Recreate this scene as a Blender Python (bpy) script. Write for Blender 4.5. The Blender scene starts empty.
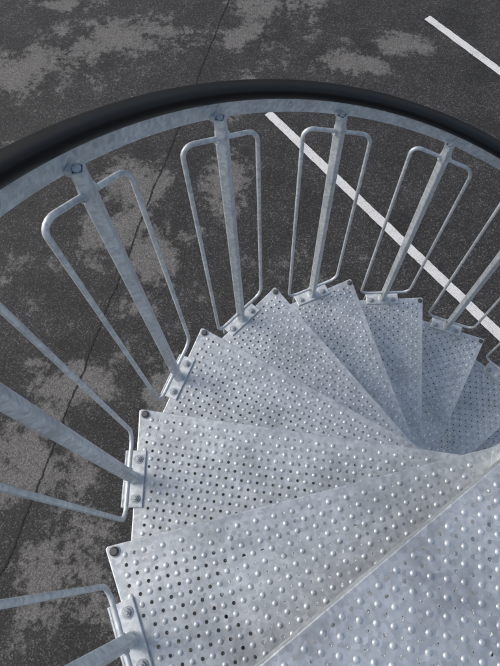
import bpy, math, random, collections
from mathutils import Vector, Matrix, geometry
random.seed(4)
R=.944; DT=math.radians(22.263); T1=math.radians(194.26); HS=.19754; RB=.922; AL=.52523; E=.0486
HR=1.0407; N=17; G=-HS*18
SL=HS/(DT*RB)
sc=bpy.context.scene
# ---------------- materials
def newmat(n):
    m=bpy.data.materials.new(n);m.use_nodes=True;nt=m.node_tree;b=nt.nodes['Principled BSDF'];return m,nt,b
def N_(nt,t,**k):
    n=nt.nodes.new(t)
    for a,v in k.items():
        if a in n.inputs.keys(): n.inputs[a].default_value=v
        else: setattr(n,a,v)
    return n
def ramp(nt,src,stops):
    r=nt.nodes.new('ShaderNodeValToRGB');e=r.color_ramp.elements
    while len(e)<len(stops): e.new(.5)
    for el,(p,c) in zip(e,stops):
        el.position=p;el.color=(c,c,c,1) if isinstance(c,(int,float)) else (*c,1)
    nt.links.new(src,r.inputs[0]);return r.outputs[0]
def mix(nt,f,a,b,bt='MIX'):
    m=nt.nodes.new('ShaderNodeMix');m.data_type='RGBA';m.blend_type=bt
    for s,v in ((m.inputs[0],f),(m.inputs[6],a),(m.inputs[7],b)):
        if hasattr(v,'is_output'): nt.links.new(v,s)
        elif isinstance(v,(int,float)): s.default_value=v if s==m.inputs[0] else (v,v,v,1)
        else: s.default_value=(*v,1)
    return m.outputs[2]
def math_(nt,op,a,b=0.,c=None):
    m=nt.nodes.new('ShaderNodeMath');m.operation=op
    for i,v in enumerate((a,b,c)):
        if v is None: continue
        if hasattr(v,'is_output'): nt.links.new(v,m.inputs[i])
        else: m.inputs[i].default_value=v
    return m.outputs[0]
def galv(name,base=1.,scale=1.,rough=.42,metal=.75):
    m,nt,b=newmat(name);L=nt.links
    tc=N_(nt,'ShaderNodeTexCoord');oi=N_(nt,'ShaderNodeObjectInfo')
    mp=N_(nt,'ShaderNodeVectorMath',operation='MULTIPLY_ADD')
    L.new(oi.outputs['Random'],mp.inputs[0]);mp.inputs[1].default_value=(37,19,11);L.new(tc.outputs['Object'],mp.inputs[2])
    v=N_(nt,'ShaderNodeTexVoronoi',Scale=110*scale);L.new(mp.outputs[0],v.inputs['Vector'])
    sp=N_(nt,'ShaderNodeSeparateColor');L.new(v.outputs['Color'],sp.inputs[0])
    n=N_(nt,'ShaderNodeTexNoise',Scale=7.,Detail=4.,Roughness=.62);L.new(mp.outputs[0],n.inputs['Vector'])
    n2=N_(nt,'ShaderNodeTexNoise',Scale=60.,Detail=1.,Roughness=.7);L.new(mp.outputs[0],n2.inputs['Vector'])
    c=ramp(nt,sp.outputs[0],[(0,(.53*base,.565*base,.585*base)),(1,(.71*base,.745*base,.765*base))])
    c=mix(nt,1.,c,ramp(nt,n.outputs[0],[(.3,.76),(.5,.96),(.7,1.05)]),'MULTIPLY')
    c=mix(nt,1.,c,ramp(nt,n2.outputs[0],[(.3,.88),(.6,1.03)]),'MULTIPLY')
    L.new(c,b.inputs['Base Color'])
    b.inputs['Metallic'].default_value=metal
    r=math_(nt,'MULTIPLY_ADD',sp.outputs[1],.14,rough-.17)
    r=math_(nt,'MULTIPLY_ADD',n.outputs[0],.2,r)
    L.new(r,b.inputs['Roughness'])
    bp=N_(nt,'ShaderNodeBump',Strength=.2,Distance=.002);L.new(n2.outputs[0],bp.inputs['Height']);L.new(bp.outputs[0],b.inputs['Normal'])
    return m
M_tread=galv('galvanised_tread',1.,1.,.5,.55)
M_rail=galv('galvanised_tube',1.1,1.,.46,.3)
M_bolt=galv('bolt_zinc',.85,2.,.38,.6)
def plain(name,col,rough,metal=0,spec=.5):
    m,nt,b=newmat(name);n=N_(nt,'ShaderNodeTexNoise',Scale=40.,Detail=3.)
    tc=N_(nt,'ShaderNodeTexCoord');nt.links.new(tc.outputs['Object'],n.inputs['Vector'])
    c=mix(nt,n.outputs[0],tuple(x*.75 for x in col),tuple(min(1,x*1.25) for x in col));nt.links.new(c,b.inputs['Base Color'])
    r=math_(nt,'MULTIPLY_ADD',n.outputs[0],.15,rough-.07);nt.links.new(r,b.inputs['Roughness']);b.inputs['Metallic'].default_value=metal
    b.inputs['Specular IOR Level'].default_value=spec
    return m
M_black=plain('black_pvc',(.009,.009,.010),.38,0,.28)
M_dark=plain('dark_bolt',(.12,.115,.11),.5,.6)
# ---------------- helpers
class MB:
    def __init__(s): s.v=[];s.f=[];s.m=[];s.sm=[]
    def add(s,vs,fs,mi=0,sm=False):
        o=len(s.v);s.v+=[tuple(x) for x in vs];s.f+=[tuple(o+i for i in f) for f in fs];s.m+=[mi]*len(fs);s.sm+=[sm]*len(fs)
    def mesh(s,name,mats):
        me=bpy.data.meshes.new(name);me.from_pydata(s.v,[],s.f)
        for m in mats: me.materials.append(m)
        me.polygons.foreach_set('material_index',s.m);me.polygons.foreach_set('use_smooth',s.sm);me.update();return me
    def cyl(s,p,r,z0,z1,n=16,mi=0,cap=True,r2=None,ch=0):
        r2=r if r2 is None else r2
        rings=[(z0,r),(z1-ch,r2)]+([(z1,r2-ch)] if ch else [])
        vs=[];
        for z,rr in rings: vs+=[(p[0]+rr*math.cos(2*math.pi*i/n),p[1]+rr*math.sin(2*math.pi*i/n),p[2]+z) for i in range(n)]
        fs=[(j*n+i,j*n+(i+1)%n,(j+1)*n+(i+1)%n,(j+1)*n+i) for j in range(len(rings)-1) for i in range(n)]
        s.add(vs,fs,mi,n>8)
        if cap:
            s.add(vs[-n:],[tuple(range(n))],mi);s.add(vs[:n],[tuple(range(n))[::-1]],mi)
    def box(s,x0,x1,y0,y1,z0,z1,mi=0,b=.001):
        vs=[(x0,y0,z0),(x1,y0,z0),(x1,y1,z0),(x0,y1,z0),(x0,y0,z1-b),(x1,y0,z1-b),(x1,y1,z1-b),(x0,y1,z1-b),(x0+b,y0+b,z1),(x1-b,y0+b,z1),(x1-b,y1-b,z1),(x0+b,y1-b,z1)]
        fs=[(3,2,1,0)]+[(j+i,j+(i+1)%4,j+4+(i+1)%4,j+4+i) for j in (0,4) for i in range(4)]+[(8,9,10,11)]
        s.add(vs,fs,mi)
    def tube(s,pts,r,n=10,closed=False,mi=0):
        pts=[Vector(p) for p in pts];m=len(pts);vs=[];up=Vector((1,0,0))
        for i,p in enumerate(pts):
            a=pts[(i-1)%m] if (closed or i>0) else p; b=pts[(i+1)%m] if (closed or i<m-1) else p
            t=(b-a).normalized()
            up=(up-t*up.dot(t)).normalized();w=t.cross(up)
            vs+=[p+up*(r*math.cos(2*math.pi*k/n))+w*(r*math.sin(2*math.pi*k/n)) for k in range(n)]
        fs=[(i*n+k,i*n+(k+1)%n,((i+1)%m)*n+(k+1)%n,((i+1)%m)*n+k) for i in range(m if closed else m-1) for k in range(n)]
        s.add(vs,fs,mi,True)
def obj(name,me,parent=None,mw=None):
    o=bpy.data.objects.new(name,me);sc.collection.objects.link(o)
    if parent: o.parent=parent
    if mw is not None: o.matrix_local=mw
    return o
stair=bpy.data.objects.new('spiral_staircase',None);sc.collection.objects.link(stair)
# ---------------- perforated plate
def inset(poly,d):
    n=len(poly);out=[]
    for i in range(n):
        a,b,c=[Vector(poly[j%n]) for j in (i-1,i,i+1)]
        d1=(b-a).normalized();d2=(c-b).normalized();n1=Vector((-d1.y,d1.x));n2=Vector((-d2.y,d2.x))
        k=(n1+n2);k=k/(1+n1.dot(n2));out.append(b+k*d)
    return out
def inside(poly,p,marg):
    n=len(poly)
    for i in range(n):
        a=Vector(poly[i]);b=Vector(poly[(i+1)%n]);d=(b-a).normalized()
        if d.x*(p[1]-a.y)-d.y*(p[0]-a.x)<marg: return False
    return True
PA=.0210
def plate(name,poly,marg=.022,keep=()):
    mb=MB();top=inset(poly,.003);n=len(poly)
    hole_r=.0041;bump_r=.0063;nh=10
    ang=math.atan2(poly[1][1]-poly[0][1],poly[1][0]-poly[0][0])
    ux=Vector((math.cos(ang),math.sin(ang)));uy=Vector((-ux.y,ux.x));o=Vector(poly[1])
    holes=[];bumps=[]
    for i in range(-95,30):
        for j in range(0,80):
            p=o+ux*((i+.3)*PA)+uy*(.026+j*PA)
            if not inside(poly,p,marg): continue
            if any((p-Vector(q)).length<r for q,r in keep): continue
            (holes if (i+j)%2 else bumps).append(p)
    vs=[Vector(p) for p in top];ed=[(i,(i+1)%n) for i in range(n)]
    for h in holes:
        b=len(vs);vs+=[h+Vector((hole_r*math.cos(2*math.pi*k/nh),hole_r*math.sin(2*math.pi*k/nh))) for k in range(nh)]
        ed+=[(b+k,b+(k+1)%nh) for k in range(nh)]
    ov,oe,of,a,b_,c=geometry.delaunay_2d_cdt(vs,ed,[],1,1e-6)
    grid=collections.defaultdict(list)
    for h in holes: grid[(int(h.x//.02),int(h.y//.02))].append(h)
    fs=[]
    for f in of:
        cx=sum(ov[i].x for i in f)/len(f);cy=sum(ov[i].y for i in f)/len(f);ok=True
        for dx in (-1,0,1):
            for dy in (-1,0,1):
                for h in grid.get((int(cx//.02)+dx,int(cy//.02)+dy),()):
                    if (h.x-cx)**2+(h.y-cy)**2<(hole_r*.9)**2: ok=False
        if ok:
            ar=sum(ov[f[i]].x*ov[f[(i+1)%len(f)]].y-ov[f[(i+1)%len(f)]].x*ov[f[i]].y for i in range(len(f)))
            fs.append(tuple(f) if ar>0 else tuple(f[::-1]))
    mb.add([(v.x,v.y,0) for v in ov],fs)
    for h in holes:
        c=[(h.x+hole_r*math.cos(2*math.pi*k/nh),h.y+hole_r*math.sin(2*math.pi*k/nh)) for k in range(nh)]
        mb.add([(x,y,0) for x,y in c]+[(x,y,-.003) for x,y in c],[(k,nh+k,nh+(k+1)%nh,(k+1)%nh) for k in range(nh)])
    for h in bumps:
        nb=10;v=[];prof=[(1,.0),(.86,.0010),(.55,.0022),(.25,.0026)]
        for rr,z in prof: v+=[(h.x+bump_r*rr*math.cos(2*math.pi*k/nb),h.y+bump_r*rr*math.sin(2*math.pi*k/nb),z+.00005) for k in range(nb)]
        f=[(q*nb+k,q*nb+(k+1)%nb,(q+1)*nb+(k+1)%nb,(q+1)*nb+k) for q in range(len(prof)-1) for k in range(nb)]
        f.append(tuple((len(prof)-1)*nb+k for k in range(nb)));mb.add(v,f,0,True)
    rings=[(top,0),([Vector(p) for p in inset(poly,.0008)],-.0008),([Vector(p) for p in poly],-.003),([Vector(p) for p in poly],-.042),(inset(poly,.003),-.042),(inset(poly,.003),-.004)]
    v=[(p.x,p.y,z) for ring,z in rings for p in ring]
    f=[(q*n+i,(q+1)*n+i,(q+1)*n+(i+1)%n,q*n+(i+1)%n) for q in range(len(rings)-1) for i in range(n)]
    mb.add(v,f)
    return mb
def bolt(mb,x,y,z,r=.0085,h=.006,mi=1):
    mb.cyl((x,y,z),r*1.45,0,.002,18,mi)
    mb.cyl((x,y,z+.002),r,0,h,6,mi,ch=.001)
    mb.cyl((x,y,z+.002+h),r*.5,0,.003,10,mi,ch=.001)
RA=DT+math.radians(3)
poly=[(0,-E),(R-.006,-.0003),(R-.001,.005),(R*math.cos(RA),R*math.sin(RA)),(-.02,.055)]
pc=(RB*math.cos(AL*DT),RB*math.sin(AL*DT))
mb=plate('tread',poly,.018,keep=[((0,0),.09),(pc,.045),((R-.02,.014),.022)]+[((pc[0]-s*math.sin(AL*DT),pc[1]+s*math.cos(AL*DT)),.033) for s in (-.05,.05)])
mb.cyl((0,0,0),.056,-.150,.002,32)
mb.cyl((0,0,0),.050,-HS+.003,-.15,32)
mb.cyl((R-.021,.013,0),.0125,0,.002,18,1);mb.cyl((R-.021,.013,0),.010,.002,.008,16,2,ch=.003)
mb.cyl((R-.021,.013,0),.012,-.15,-.003,16,0)
me_tread=mb.mesh('tread',[M_tread,M_bolt,M_dark])
# ---------------- post unit
def post_unit():
    mb=MB()
    mb.box(-.027,.024,-.074,.074,.0005,.0060,0,.0015)
    mb.box(.0242,.029,-.074,.074,-.06,.0059,0,.001)
    bolt(mb,-.008,-.050,.006);bolt(mb,-.008,.052,.006)
    a=.0128;rc=.0045
    prof=[]
    for q,(sx,sy) in enumerate(((1,1),(-1,1),(-1,-1),(1,-1))):
        for k in range(5):
            t=math.pi/2*q+math.pi/2*k/4
            prof.append((sx*(a-rc)+rc*math.cos(t),sy*(a-rc)+rc*math.sin(t)))
    m=len(prof)
    ca,sa=math.cos(.5),math.sin(.5)
    prof=[(x*ca-y*sa,x*sa+y*ca) for x,y in prof]
    zs=[(.006,1),(.965,1),(.974,.92),(1.0,.92),(1.002,.86),(1.002,.66),(.985,.64)]
    vs=[(x*s,y*s,z) for z,s in zs for x,y in prof]
    fs=[(j*m+i,j*m+(i+1)%m,(j+1)*m+(i+1)%m,(j+1)*m+i) for j in range(len(zs)-1) for i in range(m)]
    fs.append(tuple((len(zs)-1)*m+i for i in range(m)));mb.add(vs,fs,0,False)
    mb.cyl((0,0,0),.018,.006,.011,16,0,r2=.015)
    mb.cyl((0,0,.985),.0075,0,.019,6,0)
    mb.box(.008,.0222,-.008,.008,.985,.997,0)
    W=.110;z0=.065;z1=.945;rr=.034;pts=[]
    for cx,cz,s in ((W-rr,z1-rr,0),(-W+rr,z1-rr,1),(-W+rr,z0+rr,2),(W-rr,z0+rr,3)):
        for k in range(7):
            t=math.pi/2*s+math.pi/2*k/6;y=cx+rr*math.cos(t);z=cz+rr*math.sin(t)
            if s<2: z+=SL*y
            pts.append((0,y,z))
    mb.tube(pts,.0058,10,True)
    for z in (z0,z1): # weld beads where the hoop meets the post
        for s in (-1,1): mb.tube([(0,s*.009,z),(0,s*.0135,z+s*.002*(z>.5)),(0,s*.018,z+s*.004*(z>.5))],.0082,8,False)
    return mb.mesh('baluster',[M_rail,M_bolt])
me_post=post_unit()
for k in range(1,N+1):
    th=T1-(k-1)*DT
    M=Matrix.Translation((0,0,-k*HS))@Matrix.Rotation(th,4,'Z')
    obj('tread_%d'%k,me_tread,stair,M)
    M2=Matrix.Translation((0,0,-k*HS))@Matrix.Rotation(th+AL*DT,4,'Z')@Matrix.Translation((RB,0,0))
    obj('baluster_%d'%k,me_post,stair,M2)
# ---------------- landing
lp=[(-.2,-.059),(R,0),(.68,1.27),(-.40,1.05)]
mb=plate('landing',lp,.020,keep=[((0,0),.09)])
me=mb.mesh('landing',[M_tread]);obj('landing',me,stair,Matrix.Rotation(T1+DT,4,'Z'))
LD=Vector((-math.sin(T1+(1+AL)*DT),math.cos(T1+(1+AL)*DT),0));LN=Vector((LD.y,-LD.x,0))
P0=LN*RB
for i in range(4):
    p=P0+LD*(.36*i);a=math.atan2(LN.y,LN.x)
    obj('landing_baluster_%d'%(i+1),me_post,stair,Matrix.Translation(p)@Matrix.Rotation(a,4,'Z'))
mb=MB()
for q in ((.62,1.18),(-.34,1.0)):
    w=Matrix.Rotation(T1+DT,3,'Z')@Vector((*q,0));mb.cyl((w.x,w.y,0),.04,G,-.043,20)
    mb.box(w.x-.09,w.x+.09,w.y-.09,w.y+.09,G,G+.012)
obj('landing_legs',mb.mesh('landing_legs',[M_rail]),stair)
mb=MB();mb.cyl((0,0,0),.0445,G,1.02,32);mb.cyl((0,0,1.02),.05,0,.02,32,0,ch=.006);mb.cyl((0,0,G),.15,0,.015,32)
for i in range(4): bolt(mb,.11*math.cos(i*math.pi/2+.4),.11*math.sin(i*math.pi/2+.4),G+.015)
obj('central_column',mb.mesh('central_column',[M_rail,M_bolt]),stair)
# ---------------- handrail sweep
samples=[(P0+LD*(.118*i)-LN*.02,LN,0.) for i in range(10,0,-1)]
kk=0
while kk<=N+.35:
    th=T1-(kk-1-AL)*DT;n=Vector((math.cos(th),math.sin(th),0))
    t=max(0,min(1,(2.4-kk)/1.6));t=t*t*(3-2*t)
    samples.append((n*(RB-.014*t),n,-kk*HS));kk+=.1
def sweep(prof,mi,smooth):
    mb=MB();m=len(prof);vs=[]
    for p,n,z in samples:
        for x,y in prof: vs.append(p+n*x+Vector((0,0,z+y)))
    fs=[(i*m+k,i*m+(k+1)%m,(i+1)*m+(k+1)%m,(i+1)*m+k) for i in range(len(samples)-1) for k in range(m)]
    mb.add(vs,fs,mi,smooth);mb.add(vs[:m],[tuple(range(m))],mi);mb.add(vs[-m:],[tuple(range(m))[::-1]],mi);return mb
prof=[]
for k in range(20):
    t=2*math.pi*k/20;c,s=math.cos(t),math.sin(t)
    prof.append((.0365+.0242*math.copysign(abs(c)**.8,c),HR-.001+.0195*math.copysign(abs(s)**.8,s)))
obj('handrail_grip',sweep(prof,0,True).mesh('handrail_grip',[M_black]),stair)
b0,b1,z0,z1=.0225,.0305,HR-.058,HR-.012
bar=[(b0,z0+.001),(b0+.001,z0),(b1-.001,z0),(b1,z0+.001),(b1,z1),(b0,z1)]
mb=sweep(bar,0,False)
for kk in (2.62,4.6,6.55,8.6,10.6):
    th=T1-(kk-1-AL)*DT;n=Vector((math.cos(th),math.sin(th),0));t=Vector((-n.y,n.x,0))
    c=n*(RB+b0)+Vector((0,0,HR-.036-kk*HS));vs=[]
    for x,r in ((0,.0072),(-.003,.0066),(-.005,.0035)): vs+=[c+n*x+t*(r*math.cos(2*math.pi*i/12))+Vector((0,0,r*math.sin(2*math.pi*i/12))) for i in range(12)]
    mb.add(vs,[(j*12+i,j*12+(i+1)%12,(j+1)*12+(i+1)%12,(j+1)*12+i) for j in (0,1) for i in range(12)]+[tuple(range(24,36))],1)
obj('handrail_flat_bar',mb.mesh('handrail_flat_bar',[M_rail,M_bolt]),stair)
# ---------------- ground
BL=[(-2.6,5.75,.95,.30),(-3.3,5.35,.7,.33),(-3.95,5.0,.6,.4),(-1.05,5.75,.32,.24),(-.85,6.35,.6,.2),(.1,5.35,.5,.18),(.65,5.65,.35,.2),(-3.6,6.3,.5,.15),
 (-1.85,2.55,.35,.5),(-2.2,2.85,.4,.35),(-2.2,3.45,.4,.35),(-1.2,3.5,.28,.45),(-2.45,1.15,.45,.25),(-2.65,.5,.5,.36),(-2.2,-.45,.45,.4),(-1.55,1.2,.2,.4)]
def ground_mat():
    m,nt,b=newmat('asphalt');L=nt.links
    g=N_(nt,'ShaderNodeNewGeometry');P=g.outputs['Position']
    v=N_(nt,'ShaderNodeTexVoronoi',voronoi_dimensions='2D',Scale=115.);L.new(P,v.inputs['Vector'])
    sp=N_(nt,'ShaderNodeSeparateColor');L.new(v.outputs['Color'],sp.inputs[0])
    n1=N_(nt,'ShaderNodeTexNoise',noise_dimensions='2D',Scale=2.2,Detail=7.,Roughness=.65);L.new(P,n1.inputs['Vector'])
    n2=N_(nt,'ShaderNodeTexNoise',noise_dimensions='2D',Scale=14.,Detail=5.,Roughness=.75);L.new(P,n2.inputs['Vector'])
    n3=N_(nt,'ShaderNodeTexNoise',noise_dimensions='2D',Scale=.35,Detail=2.);L.new(P,n3.inputs['Vector'])
    agg=ramp(nt,sp.outputs[0],[(0,(.016,.0155,.015)),(.55,(.035,.0335,.032)),(.88,(.06,.057,.054)),(1,(.15,.143,.135))])
    agg=mix(nt,1.,agg,ramp(nt,n1.outputs[0],[(.3,.65),(.7,1.3)]),'MULTIPLY')
    dust=ramp(nt,sp.outputs[1],[(0,(.10,.095,.088)),(.6,(.175,.167,.155)),(1,(.27,.258,.24))])
    F=None
    for x,y,rx,ry in BL:
        s=N_(nt,'ShaderNodeVectorMath',operation='MULTIPLY_ADD');L.new(P,s.inputs[0]);s.inputs[1].default_value=(1/rx,1/ry,0);s.inputs[2].default_value=(-x/rx,-y/ry,0)
        l=N_(nt,'ShaderNodeVectorMath',operation='LENGTH');L.new(s.outputs[0],l.inputs[0])
        e=math_(nt,'SUBTRACT',1.,l.outputs['Value'])
        F=e if F is None else math_(nt,'MAXIMUM',F,e)
    F=math_(nt,'MULTIPLY',math_(nt,'MAXIMUM',F,-1.0),.28)
    rnd=math_(nt,'MULTIPLY_ADD',n3.outputs[0],1.1,-.80)
    F=math_(nt,'MAXIMUM',F,rnd)
    f=math_(nt,'MULTIPLY_ADD',n1.outputs[0],1.3,F)
    f=math_(nt,'MULTIPLY_ADD',n2.outputs[0],.75,f)
    f=ramp(nt,math_(nt,'SUBTRACT',f,.43),[(.60,0),(.65,.4),(.76,.85)])
    c=mix(nt,f,agg,dust);L.new(c,b.inputs['Base Color'])
    b.inputs['Roughness'].default_value=.8
    h=math_(nt,'ADD',sp.outputs[2],n2.outputs[0])
    bp=N_(nt,'ShaderNodeBump',Strength=.7,Distance=.004);L.new(h,bp.inputs['Height']);L.new(bp.outputs[0],b.inputs['Normal'])
    return m
mb=MB();S=400;mb.add([(-S,-S,G),(S,-S,G),(S,S,G),(-S,S,G)],[(0,1,2,3)]);obj('asphalt_ground',mb.mesh('asphalt_ground',[ground_mat()]))
def paint():
    m,nt,b=newmat('white_line_paint');L=nt.links
    g=N_(nt,'ShaderNodeNewGeometry');P=g.outputs['Position']
    n=N_(nt,'ShaderNodeTexNoise',Scale=60.,Detail=4.,Roughness=.7);L.new(P,n.inputs['Vector'])
    n2=N_(nt,'ShaderNodeTexNoise',Scale=5.,Detail=4.,Roughness=.7);L.new(P,n2.inputs['Vector'])
    f=math_(nt,'MULTIPLY_ADD',n2.outputs[0],.5,n.outputs[0])
    L.new(ramp(nt,f,[(.54,(.16,.16,.15)),(.62,(.62,.61,.58)),(.85,(.80,.79,.77))]),b.inputs['Base Color']);b.inputs['Roughness'].default_value=.7
    bp=N_(nt,'ShaderNodeBump',Strength=.4,Distance=.003);L.new(n.outputs[0],bp.inputs['Height']);L.new(bp.outputs[0],b.inputs['Normal'])
    return m
MP=paint();d=Vector((.651,-.759));nn=Vector((.759,.651))
def strip(name,a,dirv,length,w,z,mat,seg=120,jit=.003,meander=0):
    mb=MB();dv=dirv.normalized();nv=Vector((-dv.y,dv.x));vs=[];m=0
    for i in range(seg+1):
        m+=random.uniform(-meander,meander);m*=.93
        p=a+dv*(length*i/seg)+nv*m
        q=p-nv*(w/2+random.uniform(-jit,jit));r=p+nv*(w/2+random.uniform(-jit,jit))
        vs+=[(q.x,q.y,z),(r.x,r.y,z)]
    mb.add(vs,[(2*i,2*i+2,2*i+3,2*i+1) for i in range(seg)]);return obj(name,mb.mesh(name,[mat]))
a0=Vector((-.779,4.499))
for i in range(4): strip('parking_line',a0+nn*(2.54*i),d,4.9,.10,G+.004,MP)
MJ=plain('joint_bitumen',(.017,.016,.015),.8)
strip('asphalt_joint',Vector((-2.684,-.523))-Vector((.1825,.9832))*6,Vector((.1825,.9832)),18,.013,G+.004,MJ,900,.006,.006)
# ---------------- camera
cd=bpy.data.cameras.new('camera');cam=bpy.data.objects.new('camera',cd);sc.collection.objects.link(cam);sc.camera=cam
cd.sensor_fit='VERTICAL';cd.sensor_height=36;cd.lens=526.396/666*36;cd.clip_end=2000;cd.clip_start=.02
cam.matrix_world=Matrix.Translation((-.55824,-.23378,1.0398))@Matrix.Rotation(.13043,4,'Z')@Matrix.Rotation(.40607,4,'X')@Matrix.Rotation(-.0745,4,'Z')
# ---------------- light
w=bpy.data.worlds.new('World');sc.world=w;w.use_nodes=True;nt=w.node_tree
sk=nt.nodes.new('ShaderNodeTexSky');sk.sky_type='NISHITA';sk.sun_disc=False;sk.air_density=1.;sk.dust_density=3.
el=math.radians(38);az=math.radians(-80)
sk.sun_elevation=el;sk.sun_rotation=az
hs=nt.nodes.new('ShaderNodeHueSaturation');hs.inputs['Saturation'].default_value=.85
nt.links.new(sk.outputs[0],hs.inputs['Color'])
nt.links.new(hs.outputs[0],nt.nodes['Background'].inputs[0]);nt.nodes['Background'].inputs[1].default_value=.15
sd=bpy.data.lights.new('sun','SUN');sd.energy=1.4;sd.angle=math.radians(35);sd.color=(1,.97,.92)
so=bpy.data.objects.new('sun',sd);sc.collection.objects.link(so)
dirs=Vector((math.sin(az)*math.cos(el),math.cos(az)*math.cos(el),math.sin(el)))
so.rotation_mode='QUATERNION';so.rotation_quaternion=dirs.to_track_quat('Z','Y')
sc.view_settings.view_transform='Standard';sc.view_settings.look='None';sc.view_settings.exposure=0
